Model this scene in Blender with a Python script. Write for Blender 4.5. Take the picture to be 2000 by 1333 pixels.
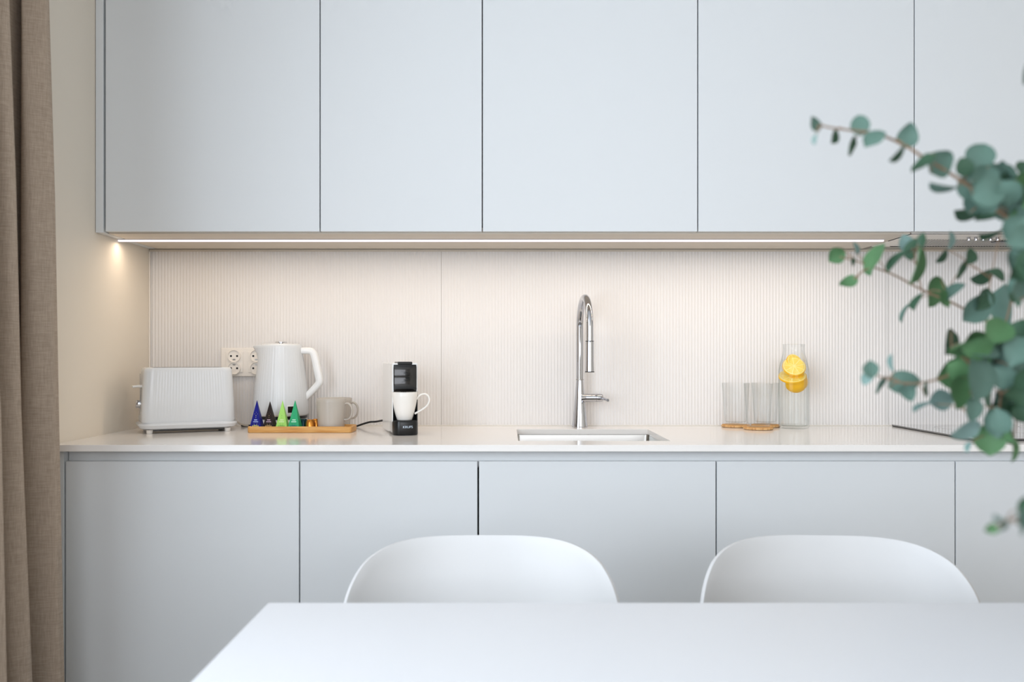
import bpy, bmesh, math, random
from mathutils import Vector, Matrix, Euler
random.seed(7)
for o in list(bpy.data.objects):
    bpy.data.objects.remove(o, do_unlink=True)
S = bpy.context.scene
COL = S.collection
PI = math.pi

# ------------------------------------------------------------------ camera, world, light, exposure
F = 1705.0            # focal length in pixels of a 2000 px wide frame
CH = 1.117            # camera height
CU, CV = 990.0, 700.0  # where the optical axis meets the picture
cam_d = bpy.data.cameras.new('camera')
cam = bpy.data.objects.new('camera', cam_d); COL.objects.link(cam)
cam.location = (0, 0, CH); cam.rotation_euler = (PI/2, 0, 0)
cam_d.sensor_width = 36.0; cam_d.lens = F*36.0/2000.0
cam_d.shift_x = (1000-CU)/2000.0; cam_d.shift_y = (CV-666.5)/2000.0
cam_d.clip_start = 0.02
cam_d.dof.use_dof = True; cam_d.dof.focus_distance = 2.62; cam_d.dof.aperture_fstop = 3.6
S.camera = cam

w = bpy.data.worlds.new('sky'); S.world = w; w.use_nodes = True
w.node_tree.nodes['Background'].inputs[0].default_value = (0.80, 0.90, 1.0, 1)
w.node_tree.nodes['Background'].inputs[1].default_value = 1.0
S.view_settings.view_transform = 'Standard'; S.view_settings.look = 'None'
S.view_settings.gamma = 1.0; S.view_settings.use_curve_mapping = False
S.view_settings.exposure = 0.0
S.cycles.transparent_max_bounces = 40

def area(name, loc, rot, sx, sy, power, color, spread=None):
    l = bpy.data.lights.new(name, 'AREA'); l.shape = 'RECTANGLE'; l.size = sx; l.size_y = sy
    l.energy = power; l.color = color
    if spread: l.spread = spread
    o = bpy.data.objects.new(name, l); COL.objects.link(o)
    o.location = loc; o.rotation_euler = rot
    return o
# daylight through the tall window of the left wall, beyond the curtain; unseen rear fill added to lift the left cabinets
area('window_daylight', (-1.20, -0.25, 1.47), (0, -PI/2, 0), 1.7, 2.8, 80, (0.80, 0.885, 0.985))
area('rear_fill_light', (0.9, -2.95, 1.75), (PI/2, 0, 0), 2.6, 1.2, 46, (0.93, 0.945, 1.0))
# light of the LED strip under the wall cabinets
LED = area('led_strip_light', (-0.02, 2.565, 1.4635), (0, 0, 0), 2.22, 0.006, 3.0, (1.0, 0.83, 0.65))

# ------------------------------------------------------------------ helpers
def W(u, v, Y):
    return Vector(((u-CU)*Y/F, Y, CH-(v-CV)*Y/F))

def srgb(r, g, b):
    f = lambda c: (c/255/12.92) if c/255 <= 0.04045 else ((c/255+0.055)/1.055)**2.4
    return (f(r), f(g), f(b), 1)

def mat(name, color, rough=0.5, metal=0.0, bump=0.0, bscale=200.0, var=0.0, vscale=6.0, spec=0.5,
        stretch=(1, 1, 1), coat=0.0, trans=0.0, ior=1.45, alpha=None, sub=0.0):
    m = bpy.data.materials.new(name); m.use_nodes = True
    nt = m.node_tree; b = nt.nodes['Principled BSDF']
    b.inputs['Base Color'].default_value = color
    b.inputs['Roughness'].default_value = rough
    b.inputs['Metallic'].default_value = metal
    b.inputs['Specular IOR Level'].default_value = spec
    b.inputs['Coat Weight'].default_value = coat
    b.inputs['Transmission Weight'].default_value = trans
    b.inputs['IOR'].default_value = ior
    if sub:
        b.inputs['Subsurface Weight'].default_value = sub
        b.inputs['Subsurface Radius'].default_value = (0.01, 0.01, 0.005)
    tc = nt.nodes.new('ShaderNodeTexCoord'); mp = nt.nodes.new('ShaderNodeMapping')
    mp.inputs['Scale'].default_value = stretch
    nt.links.new(tc.outputs['Object'], mp.inputs['Vector'])
    if var:
        n = nt.nodes.new('ShaderNodeTexNoise'); n.inputs['Scale'].default_value = vscale
        n.inputs['Detail'].default_value = 4
        nt.links.new(mp.outputs[0], n.inputs['Vector'])
        r = nt.nodes.new('ShaderNodeMix'); r.data_type = 'RGBA'
        r.inputs[6].default_value = tuple(c*(1-var) for c in color[:3])+(1,)
        r.inputs[7].default_value = tuple(min(1, c*(1+var)) for c in color[:3])+(1,)
        nt.links.new(n.outputs['Fac'], r.inputs[0]); nt.links.new(r.outputs[2], b.inputs['Base Color'])
    if bump:
        n = nt.nodes.new('ShaderNodeTexNoise'); n.inputs['Scale'].default_value = bscale
        nt.links.new(mp.outputs[0], n.inputs['Vector'])
        bp = nt.nodes.new('ShaderNodeBump'); bp.inputs['Strength'].default_value = bump
        bp.inputs['Distance'].default_value = 0.001
        nt.links.new(n.outputs['Fac'], bp.inputs['Height']); nt.links.new(bp.outputs[0], b.inputs['Normal'])
    return m

def emis(name, color, strength):
    m = bpy.data.materials.new(name); m.use_nodes = True; nt = m.node_tree; nt.nodes.clear()
    e = nt.nodes.new('ShaderNodeEmission'); e.inputs[0].default_value = color; e.inputs[1].default_value = strength
    o = nt.nodes.new('ShaderNodeOutputMaterial'); nt.links.new(e.outputs[0], o.inputs[0])
    return m

def glassmat(name, color, edge, refl=1.0, ior=1.45):
    """thin clear glass: light passes straight through, rims tint it, the surface mirrors by Fresnel"""
    m = bpy.data.materials.new(name); m.use_nodes = True; nt = m.node_tree; nt.nodes.clear()
    lw = nt.nodes.new('ShaderNodeLayerWeight'); lw.inputs['Blend'].default_value = 0.5
    pw = nt.nodes.new('ShaderNodeMath'); pw.operation = 'POWER'; pw.inputs[1].default_value = 6.0
    nt.links.new(lw.outputs['Facing'], pw.inputs[0])
    mc = nt.nodes.new('ShaderNodeMix'); mc.data_type = 'RGBA'; mc.inputs[6].default_value = color; mc.inputs[7].default_value = edge
    nt.links.new(pw.outputs[0], mc.inputs[0])
    tr = nt.nodes.new('ShaderNodeBsdfTransparent'); nt.links.new(mc.outputs[2], tr.inputs[0])
    gl = nt.nodes.new('ShaderNodeBsdfGlossy'); gl.inputs['Roughness'].default_value = 0.03
    fr = nt.nodes.new('ShaderNodeFresnel'); fr.inputs['IOR'].default_value = ior
    ml = nt.nodes.new('ShaderNodeMath'); ml.operation = 'MULTIPLY'; ml.inputs[1].default_value = refl
    nt.links.new(fr.outputs[0], ml.inputs[0])
    mx = nt.nodes.new('ShaderNodeMixShader'); nt.links.new(ml.outputs[0], mx.inputs[0])
    nt.links.new(tr.outputs[0], mx.inputs[1]); nt.links.new(gl.outputs[0], mx.inputs[2])
    o = nt.nodes.new('ShaderNodeOutputMaterial'); nt.links.new(mx.outputs[0], o.inputs[0])
    return m

def link(name, bm, m, parent=None, smooth=False, bevel=0, label=None, kind=None, angle=40, loc=None):
    me = bpy.data.meshes.new(name)
    bmesh.ops.recalc_face_normals(bm, faces=bm.faces)
    if smooth:
        for f in bm.faces: f.smooth = True
    bm.to_mesh(me); bm.free()
    if m: me.materials.append(m)
    o = bpy.data.objects.new(name, me); COL.objects.link(o)
    if smooth:
        me.shade_smooth() if hasattr(me, 'shade_smooth') else None
        try: me.set_sharp_from_angle(angle=math.radians(angle))
        except Exception: pass
    if bevel:
        b = o.modifiers.new('bevel', 'BEVEL'); b.width = bevel; b.segments = 2; b.limit_method = 'ANGLE'
        b.angle_limit = math.radians(35); b.harden_normals = False
    if parent: o.parent = parent
    if label: o['label'] = label
    if kind: o['kind'] = kind
    if loc: o.location = loc
    return o

def thing(name, label, cat, loc=(0, 0, 0), rz=0, group=None):
    o = bpy.data.objects.new(name, None); COL.objects.link(o); o.empty_display_size = 0.05
    o.location = loc; o.rotation_euler = (0, 0, rz); o['label'] = label; o['category'] = cat
    if group: o['group'] = group
    return o

def tag(o, label, cat, group=None, kind=None):
    o['label'] = label; o['category'] = cat
    if group: o['group'] = group
    if kind: o['kind'] = kind
    return o

def box(bm, x0, x1, y0, y1, z0, z1):
    v = [bm.verts.new(p) for p in ((x0,y0,z0),(x1,y0,z0),(x1,y1,z0),(x0,y1,z0),(x0,y0,z1),(x1,y0,z1),(x1,y1,z1),(x0,y1,z1))]
    for f in ((0,3,2,1),(4,5,6,7),(0,1,5,4),(1,2,6,5),(2,3,7,6),(3,0,4,7)):
        bm.faces.new([v[i] for i in f])
    return v

def boxo(name, m, x0, x1, y0, y1, z0, z1, parent=None, bevel=0.001, **k):
    bm = bmesh.new(); box(bm, x0, x1, y0, y1, z0, z1)
    return link(name, bm, m, parent, bevel=bevel, **k)

def loft(bm, rings, cap0=True, cap1=True, closed=True):
    """rings: lists of equally many points, skinned in order."""
    R = [[bm.verts.new(p) for p in r] for r in rings]
    n = len(R[0])
    for a, b in zip(R[:-1], R[1:]):
        for i in range(n if closed else n-1):
            j = (i+1) % n
            bm.faces.new((a[i], a[j], b[j], b[i]))
    if cap0 and closed: bm.faces.new(list(reversed(R[0])))
    if cap1 and closed: bm.faces.new(R[-1])
    return R

def lathe(bm, prof, n=48, c=(0, 0), cap0=True, cap1=True):
    rings = [[(c[0]+r*math.cos(2*PI*i/n), c[1]+r*math.sin(2*PI*i/n), z) for i in range(n)] for r, z in prof]
    return loft(bm, rings, cap0, cap1)

def rrect(hx, hy, r, n=8, z=0, cx=0, cy=0):
    pts = []
    for sx, sy, a0 in ((1, 1, 0), (-1, 1, 90), (-1, -1, 180), (1, -1, 270)):
        for k in range(n+1):
            a = math.radians(a0+90*k/n)
            pts.append((cx+sx*(hx-r)+r*math.cos(a), cy+sy*(hy-r)+r*math.sin(a), z))
    return pts

def smoothpath(pts, n=8):
    P = [Vector(p) for p in pts]; P = [2*P[0]-P[1]]+P+[2*P[-1]-P[-2]]; out = []
    for i in range(1, len(P)-2):
        for k in range(n):
            t = k/n; a, b, c, d = P[i-1:i+3]
            out.append(0.5*((2*b)+(c-a)*t+(2*a-5*b+4*c-d)*t*t+(3*b-a-3*c+d)*t**3))
    out.append(P[-2]); return out

def tube(bm, path, rad, n=10, sect=None, up=None, caps=True):
    """sweep a circle (or the section function sect(k)->list of (a,b)) along a path"""
    path = [Vector(p) for p in path]; rings = []; N = None
    for i, p in enumerate(path):
        t = (path[min(i+1, len(path)-1)]-path[max(i-1, 0)]).normalized()
        if N is None:
            N = Vector(up) if up else (Vector((0, 0, 1)) if abs(t.z) < 0.9 else Vector((1, 0, 0)))
        N = (N-t*N.dot(t)).normalized(); B = t.cross(N)
        r = rad(i/(len(path)-1)) if callable(rad) else rad
        if sect: rings.append([p+N*a+B*b for a, b in sect(i/(len(path)-1))])
        else: rings.append([p+N*(r*math.cos(2*PI*k/n))+B*(r*math.sin(2*PI*k/n)) for k in range(n)])
    loft(bm, rings, caps, caps)

def oval(a, b, n=16, e=3.0):
    out = []
    for k in range(n):
        t = 2*PI*k/n; c, s = math.cos(t), math.sin(t)
        out.append((a*math.copysign(abs(c)**(2/e), c), b*math.copysign(abs(s)**(2/e), s)))
    return out

def text(name, body, size, m, parent, M, extrude=0.0002, align='CENTER', sx=1.0):
    cu = bpy.data.curves.new(name, 'FONT'); cu.body = body; cu.size = size; cu.extrude = extrude
    cu.align_x = align; cu.align_y = 'CENTER'
    tmp = bpy.data.objects.new('tmp', cu); COL.objects.link(tmp)
    bpy.context.view_layer.update()
    me = bpy.data.meshes.new_from_object(tmp); bpy.data.objects.remove(tmp, do_unlink=True)
    me.transform(Matrix.Diagonal((sx, 1, 1, 1))); me.materials.clear(); me.materials.append(m)
    o = bpy.data.objects.new(name, me); COL.objects.link(o); o.parent = parent; o.matrix_local = M
    return o

# ------------------------------------------------------------------ materials
M_wall = mat('painted_wall', srgb(230, 221, 207), 0.75, bump=0.15, bscale=120, var=0.01, vscale=3)
M_ceil = mat('white_ceiling', srgb(238, 238, 236), 0.85, bump=0.1, var=0.01)
M_floor = mat('oak_floor', srgb(84, 72, 60), 0.45, bump=0.1, bscale=60, var=0.12, vscale=8, stretch=(1, 8, 1))
M_cab = mat('matt_lacquer', srgb(219, 222, 224), 0.42, bump=0.02, bscale=900, var=0.006, vscale=2, spec=0.4)
M_cab_in = mat('cabinet_carcass', srgb(188, 190, 190), 0.55, var=0.01)
M_gap = mat('matt_black', srgb(26, 27, 30), 0.7, var=0.05)
M_under = mat('warm_white_board', srgb(214, 204, 190), 0.5, var=0.01)
M_stone = mat('white_quartz', srgb(242, 238, 234), 0.12, var=0.010, vscale=60, spec=0.6)
M_rib = mat('ribbed_white_panel', srgb(227, 224, 222), 0.55, var=0.006, vscale=4)
M_steel = mat('brushed_steel', srgb(176, 174, 170), 0.28, 1.0, bump=0.08, bscale=400, stretch=(1, 20, 1))
M_chrome = mat('chrome', srgb(196, 197, 202), 0.05, 1.0, var=0.005)
M_black = mat('black_plastic', srgb(14, 15, 17), 0.28, var=0.05, vscale=30)
M_blackgloss = mat('black_gloss', srgb(8, 9, 12), 0.12, var=0.05, coat=0.4)
M_rubber = mat('dark_rubber', srgb(30, 30, 30), 0.7, var=0.05)
M_white = mat('white_gloss_plastic', srgb(236, 236, 235), 0.22, var=0.006, spec=0.5)
M_whitem = mat('white_satin_plastic', srgb(238, 232, 224), 0.4, var=0.006)
M_chair = mat('white_chair_shell', srgb(206, 206, 206), 0.42, bump=0.04, bscale=500, var=0.006)
M_table = mat('white_laminate', srgb(213, 215, 219), 0.38, bump=0.02, bscale=700, var=0.006)
M_hobglass = mat('black_ceramic_glass', srgb(60, 58, 58), 0.04, var=0.03, coat=1.0, spec=1.0)
M_grey = mat('warm_grey_stoneware', srgb(186, 178, 168), 0.25, var=0.02, vscale=40)
M_toast = mat('cool_white_enamel', srgb(220, 223, 226), 0.2, var=0.006)
M_porc = mat('white_porcelain', srgb(240, 236, 230), 0.15, var=0.006)
M_led = emis('led_diffuser', (1.0, 0.93, 0.985, 1), 1.15)
M_glass = glassmat('clear_glass', (0.995, 0.998, 0.998, 1), (0.78, 0.81, 0.80, 1), 0.22)
M_water = glassmat('water', (0.988, 0.994, 0.99, 1), (0.93, 0.95, 0.94, 1), 0.15, 1.2)
M_copper = mat('copper_foil', srgb(214, 142, 62), 0.25, 0.9, var=0.05, vscale=80)
M_teal_foil = mat('dark_teal_foil', srgb(14, 52, 58), 0.3, 0.6, var=0.05)
M_rind = mat('lemon_rind', srgb(248, 190, 22), 0.45, bump=0.4, bscale=900, var=0.05, vscale=100, sub=0.3)
M_pith = mat('lemon_pith', srgb(250, 232, 150), 0.6, var=0.02, sub=0.3)
M_flesh = mat('lemon_flesh', srgb(246, 214, 96), 0.35, var=0.10, vscale=300, sub=0.4)
M_cord = mat('black_cable', srgb(18, 18, 19), 0.45, var=0.05)
M_cordw = mat('white_cable', srgb(214, 204, 190), 0.45, var=0.02)
M_gold = mat('gold_print', srgb(196, 170, 96), 0.35, 0.3, var=0.05)
M_bark = mat('eucalyptus_stem', srgb(126, 100, 76), 0.6, bump=0.3, bscale=300, var=0.2, vscale=40)
M_ceramic = mat('pale_vase_ceramic', srgb(214, 208, 198), 0.45, var=0.03)

def wood_mat(name, c1, c2, scale=40, stretch=(1, 12, 12)):
    m = mat(name, c1, 0.5); nt = m.node_tree; b = nt.nodes['Principled BSDF']
    tc = nt.nodes.new('ShaderNodeTexCoord'); mp = nt.nodes.new('ShaderNodeMapping'); mp.inputs['Scale'].default_value = stretch
    n = nt.nodes.new('ShaderNodeTexNoise'); n.inputs['Scale'].default_value = scale; n.inputs['Detail'].default_value = 5
    r = nt.nodes.new('ShaderNodeValToRGB'); r.color_ramp.elements[0].color = c1; r.color_ramp.elements[1].color = c2
    r.color_ramp.elements[0].position = 0.35; r.color_ramp.elements[1].position = 0.65
    nt.links.new(tc.outputs['Object'], mp.inputs[0]); nt.links.new(mp.outputs[0], n.inputs['Vector'])
    nt.links.new(n.outputs['Fac'], r.inputs[0]); nt.links.new(r.outputs[0], b.inputs['Base Color'])
    return m
M_bamboo = wood_mat('bamboo', srgb(222, 172, 104), srgb(200, 142, 74), 12)
M_cork = wood_mat('slatted_wood', srgb(224, 184, 128), srgb(186, 132, 78), 30, (6, 6, 1))

def linen():
    m = mat('taupe_linen', srgb(150, 134, 117), 0.9, spec=0.15); nt = m.node_tree; b = nt.nodes['Principled BSDF']
    tc = nt.nodes.new('ShaderNodeTexCoord'); hs = []
    for st in ((40, 40, 900), (900, 900, 30)):
        mp = nt.nodes.new('ShaderNodeMapping'); mp.inputs['Scale'].default_value = st
        n = nt.nodes.new('ShaderNodeTexNoise'); n.inputs['Scale'].default_value = 1.0; n.inputs['Detail'].default_value = 2
        nt.links.new(tc.outputs['Object'], mp.inputs[0]); nt.links.new(mp.outputs[0], n.inputs['Vector']); hs.append(n)
    ad = nt.nodes.new('ShaderNodeMath'); ad.operation = 'ADD'
    nt.links.new(hs[0].outputs['Fac'], ad.inputs[0]); nt.links.new(hs[1].outputs['Fac'], ad.inputs[1])
    r = nt.nodes.new('ShaderNodeValToRGB')
    r.color_ramp.elements[0].color = srgb(158, 142, 126); r.color_ramp.elements[1].color = srgb(184, 167, 150)
    r.color_ramp.elements[0].position = 0.75/2; r.color_ramp.elements[1].position = 1.25/2
    ml = nt.nodes.new('ShaderNodeMath'); ml.operation = 'MULTIPLY'; ml.inputs[1].default_value = 0.5
    nt.links.new(ad.outputs[0], ml.inputs[0]); nt.links.new(ml.outputs[0], r.inputs[0])
    nt.links.new(r.outputs[0], b.inputs['Base Color'])
    bp = nt.nodes.new('ShaderNodeBump'); bp.inputs['Strength'].default_value = 0.4; bp.inputs['Distance'].default_value = 0.001
    nt.links.new(ml.outputs[0], bp.inputs['Height']); nt.links.new(bp.outputs[0], b.inputs['Normal'])
    return m
M_linen = linen()

# ------------------------------------------------------------------ room shell
XL, XR, YB, YF, HZ = -1.146, 2.7, 2.80, -3.0, 2.50
def struct(o): o['kind'] = 'structure'; return o
struct(boxo('floor', M_floor, XL-0.2, XR+0.1, YF-0.1, YB+0.1, -0.06, 0, bevel=0))
struct(boxo('ceiling', M_ceil, XL-0.2, XR+0.1, YF-0.1, YB+0.1, HZ, HZ+0.06, bevel=0))
struct(boxo('wall_back', M_wall, XL-0.2, XR+0.1, YB+0.006, YB+0.1, 0, HZ, bevel=0))
struct(boxo('wall_right', M_wall, XR, XR+0.1, YF, YB+0.006, 0, HZ, bevel=0))
WY0, WY1, WZ0, WZ1 = -1.65, 1.15, 0.61, 2.33
bm = bmesh.new()
box(bm, XL-0.2, XL, WY1, YB+0.006, 0, HZ); box(bm, XL-0.2, XL, YF, WY0, 0, HZ)
box(bm, XL-0.2, XL, WY0, WY1, 0, WZ0); box(bm, XL-0.2, XL, WY0, WY1, WZ1, HZ)
struct(link('wall_left', bm, M_wall))
bm = bmesh.new()
RX0, RX1, RZ0, RZ1 = -0.4, 2.2, 1.14, 2.36
box(bm, XL, RX0, YF-0.1, YF, 0, HZ); box(bm, RX1, XR, YF-0.1, YF, 0, HZ)
box(bm, RX0, RX1, YF-0.1, YF, 0, RZ0); box(bm, RX0, RX1, YF-0.1, YF, RZ1, HZ)
struct(link('wall_front', bm, M_wall))
bm = bmesh.new()
xa, xb = XL-0.13, XL-0.09
for y0, y1, z0, z1 in ((WY0, WY0+.06, WZ0, WZ1), (WY1-.06, WY1, WZ0, WZ1), (WY0, WY1, WZ0, WZ0+.06), (WY0, WY1, WZ1-.06, WZ1), (-0.28, -0.22, WZ0, WZ1)):
    box(bm, xa, xb, y0, y1, z0, z1)
struct(link('window_1', bm, M_white))
bm = bmesh.new()
for x0, x1, z0, z1 in ((RX0, RX0+.06, RZ0, RZ1), (RX1-.06, RX1, RZ0, RZ1), (RX0, RX1, RZ0, RZ0+.06), (RX0, RX1, RZ1-.06, RZ1), (0.87, 0.93, RZ0, RZ1)):
    box(bm, x0, x1, YF-0.09, YF-0.05, z0, z1)
struct(link('added_rear_window', bm, M_white))  # frame of an unseen window, added around the rear fill light

# ------------------------------------------------------------------ kitchen run
K = W(205, 700, 2.43).x            # left edge of first door
upper_w = [(420, ), (317, ), (421, ), (423, ), (560, )]
YU, YL = 2.43, 2.205
UB = 1.470                          # bottom of upper doors
xs = [W(u, 700, YU).x for u in (205, 625, 942, 1363, 1786)]+[W(1786, 700, YU).x+0.80]
G = 0.0016
names = ['leftmost wall cabinet, wide grey-white door next to the bare wall',
         'narrow wall cabinet door, second from the left, above the coffee machine',
         'wide wall cabinet door above the tap and sink',
         'wide wall cabinet door above the glasses and lemon water',
         'rightmost wall cabinet door, above the cooker hood, partly behind leaves']
for i in range(5):
    t = thing('wall_cabinet', names[i], 'cabinet', (xs[i], YU, UB), group='grey-white wall cabinets')
    wd = xs[i+1]-xs[i]
    boxo('body', M_cab_in, 0.0008, wd-0.0008, 0.021, 0.355, 0.020, 0.90, t, bevel=0)
    boxo('door', M_cab, G, wd-G, 0, 0.019, 0, 0.90, t, bevel=0.0008)
# side filler panel between the wall and the first wall cabinet
tag(boxo('cover_panel', M_cab, XL+0.0015, xs[0]-0.0042, YU-0.001, 2.79, 1.4665, 2.37), 'slim grey filler panel between left wall and first wall cabinet', 'panel')
tag(boxo('ceiling_panel', M_cab, XL+0.002, xs[5], 2.44, 2.79, 2.372, HZ-0.001), 'grey-white panel closing the gap above the wall cabinets', 'panel')
# underside board with the light strip
t = thing('light_shelf', 'pale board under the wall cabinets holding the light strip', 'shelf', (0, 0, 0))
boxo('board', M_under, xs[0]+0.001, xs[4]-0.001, 2.453, 2.785, 1.466, 1.484, t, bevel=0.0006)
t = thing('led_light_strip', 'long glowing light strip under the wall cabinets', 'light', (0, 2.565, 1.4655))
boxo('profile', M_white, XL+0.003, 1.108, -0.007, 0.007, -0.0012, 0.0, t, bevel=0)
boxo('diffuser', M_led, XL+0.005, 1.106, -0.0045, 0.0045, -0.0060, -0.0012, t, bevel=0)
LED.location = (-0.02, 2.565, 1.4580)

# cooker hood set flush under the right cabinet
t = thing('cooker_hood', 'built-in cooker hood with push buttons and metal filter under the right cabinet', 'hood', (0, 0, 0))
boxo('housing', M_whitem, xs[4]+0.002, xs[5]-0.002, 2.453, 2.72, 1.4645, 1.4885, t, bevel=0.0008)
boxo('front_edge', M_gap, xs[4]+0.003, xs[5]-0.003, 2.4505, 2.4528, 1.4652, 1.4662, t, bevel=0)
boxo('side_edge', M_gap, xs[4]+0.0005, xs[4]+0.002, 2.45, 2.60, 1.4648, 1.4665, t, bevel=0)
boxo('filter_tray', mat('filter_pale_backing', srgb(232, 228, 222), 0.6, 0, var=0.05), 1.185, 1.80, 2.545, 2.70, 1.4636, 1.4645, t, bevel=0)  # pale tray backing the filter bars
bm = bmesh.new()
for k in range(72):
    x = 1.19+k*0.0083; 
    vs = [(x, 2.548), (x+0.0028, 2.548), (x+0.0028+0.03, 2.697), (x+0.03, 2.697)]
    lo = [bm.verts.new((a, b, 1.4622)) for a, b in vs]; hi = [bm.verts.new((a, b, 1.4636)) for a, b in vs]
    if x+0.034 > 1.80: continue
    bm.faces.new(lo[::-1]); bm.faces.new(hi)
    for a in range(4): bm.faces.new((lo[a], lo[(a+1) % 4], hi[(a+1) % 4], hi[a]))
link('filter_mesh', bm, mat('filter_bar', srgb(168, 164, 160), 0.45, 0.3, var=0.03), t, kind='stuff')
boxo('filter_edge', M_gap, 1.185, 1.80, 2.6985, 2.7005, 1.4618, 1.4645, t, bevel=0)
for k in range(5):
    bm = bmesh.new(); lathe(bm, [(0.0050, 0), (0.0050, 0.009), (0.0040, 0.010)], 16)
    link('push_button', bm, M_chrome, t, smooth=True, loc=(1.325+k*0.0207, 2.505, 1.4645-0.010))
bm = bmesh.new(); lathe(bm, [(0.02, 0), (0.022, 0.003)], 24)
link('hood_lamp', bm, M_black, t, smooth=True, loc=(1.46, 2.59, 1.4607))

# splashback panels
def ribbed(x0, x1, z0, z1, label):
    p = 0.0100; n = int((x1-x0-0.008)/p); off = (x1-x0-n*p)/2
    b = boxo('splashback_panel', M_rib, x0+0.0005, x1-0.0005, YB-0.001, YB+0.005, z0, z1, bevel=0)
    tag(b, label, 'panel', 'ribbed splashback panels')
    bm = bmesh.new(); pts = []
    for k in range(n):
        a = x0+off+k*p
        pts += [(a, 0), (a+p*0.18, -0.0011), (a+p*0.36, -0.0015), (a+p*0.54, -0.0011), (a+p*0.72, 0)]
    pts.append((x0+off+n*p, 0))
    lo = [bm.verts.new((x, YB-0.0014+y, z0)) for x, y in pts]; hi = [bm.verts.new((x, YB-0.0014+y, z1)) for x, y in pts]
    for k in range(len(pts)-1): bm.faces.new((lo[k], lo[k+1], hi[k+1], hi[k]))
    link('rib', bm, M_rib, b, kind='stuff')
s1 = W(862, 700, YB).x; s2 = W(1735, 700, YB).x
ribbed(XL+0.001, s1, 0.9005, 1.462, 'left ribbed white wall panel behind toaster and kettle')
ribbed(s1, s2, 0.9005, 1.462, 'middle ribbed white wall panel behind tap and glasses')
ribbed(s2, xs[5], 0.9005, 1.462, 'right ribbed white wall panel behind the hob and leaves')
tr = boxo('trim_1', M_under, XL+0.001, xs[5], YB-0.006, YB-0.0035, 1.4585, 1.4655, bevel=0.0003); struct(tr)
tr = boxo('trim_2', M_whitem, XL+0.0005, XL+0.0045, YB-0.008, YB-0.003, 0.901, 1.458, bevel=0.0003); struct(tr)
tr = boxo('trim_3', M_whitem, XL+0.005, xs[5], YB-0.008, YB-0.0035, 0.9003, 0.9032, bevel=0.0003); struct(tr)

# worktop with the sink cut-out
WT, TH, YW = 0.900, 0.0166, 2.18
SX0, SX1, SY0, SY1 = 0.030, 0.430, 2.289, 2.667
bm = bmesh.new()
gx = [XL+0.0005, SX0, SX1, xs[5]]; gy = [YW, SY0, SY1, YB-0.0015]
for z, flip in ((WT, False), (WT-TH, True)):
    V = [[bm.verts.new((x, y, z)) for y in gy] for x in gx]
    for i in range(3):
        for j in range(3):
            if i == 1 and j == 1: continue
            q = [V[i][j], V[i+1][j], V[i+1][j+1], V[i][j+1]]
            bm.faces.new(q[::-1] if flip else q)
    if flip: LO = V
    else: HI = V
def strip(seq):
    for (a, b), (c, d) in zip(seq[:-1], seq[1:]):
        bm.faces.new((LO[a][b], LO[c][d], HI[c][d], HI[a][b]))
strip([(0,0),(1,0),(2,0),(3,0),(3,1),(3,2),(3,3),(2,3),(1,3),(0,3),(0,2),(0,1),(0,0)])
strip([(1,1),(2,1),(2,2),(1,2),(1,1)])
wt = link('worktop', bm, M_stone, bevel=0.0008)
tag(wt, 'long white stone worktop with a sink cut-out', 'worktop')

# base cabinets
xb_ = [W(u, 700, YL).x for u in (127, 585, 934, 1399, 1866)]; xb_.append(xb_[4]+0.80)
DT = 0.856
names = ['leftmost base cabinet, tall shaded grey door beside the curtain',
         'narrow base cabinet under the coffee machine, second from the left',
         'wide base cabinet under the sink, behind the left chair',
         'wide base cabinet under the glasses, behind the right chair',
         'rightmost base cabinet under the hob']
for i in range(5):
    t = thing('base_cabinet', names[i], 'cabinet', (xb_[i], YL, 0), group='grey-white base cabinets')
    wd = xb_[i+1]-xb_[i]
    gr = 0.0022 if i in (1, ) else G
    gl = 0.0022 if i == 2 else G
    bd = 0.60 if i != 2 else 0.60
    bm = bmesh.new()
    z1 = WT-TH-0.0005
    # carcass: lower box, and full-height box behind the handle channel; open over the sink
    if i == 2:
        box(bm, 0.0008, wd-0.0008, 0.021, 0.58, 0.10, 0.66)
        box(bm, 0.0008, 0.02, 0.021, 0.58, 0.66, 0.84); box(bm, wd-0.02, wd-0.0008, 0.021, 0.58, 0.66, 0.84)
    else:
        box(bm, 0.0008, wd-0.0008, 0.021, 0.58, 0.10, 0.84); box(bm, 0.0008, wd-0.0008, 0.05, 0.58, 0.84, z1)
    link('body', bm, M_cab_in, t)
    boxo('door', M_cab, gl, wd-gr, 0, 0.019, 0.105, DT, t, bevel=0.0009)
    boxo('plinth', M_cab, 0.0008, wd-0.0008, 0.06, 0.075, 0.0005, 0.0995, t, bevel=0)
# the recessed handle rail
bm = bmesh.new(); box(bm, xb_[0], xb_[5], YL+0.0195, YL+0.022, 0.8405, WT-TH-0.0005); box(bm, xb_[0], xb_[5], YL+0.0195, YL+0.045, 0.8402, 0.8424)
tag(link('handle_rail', bm, M_cab, bevel=0.0005), 'recessed grey grip channel running between worktop and base doors', 'rail')
tag(boxo('dark_strip', M_gap, xb_[2]-0.004, xb_[2]+0.004, YL+0.0192, YL+0.0206, 0.105, 0.838, bevel=0), 'black strip in the gap beside the sink cabinet', 'seal')  # plain black strip set between two base doors
tag(boxo('end_panel', M_cab, XL+0.0015, xb_[0]-0.0018, YL-0.003, 2.78, 0.0005, WT-TH-0.0006), 'slim grey end panel between curtain and first base cabinet', 'panel')

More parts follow.
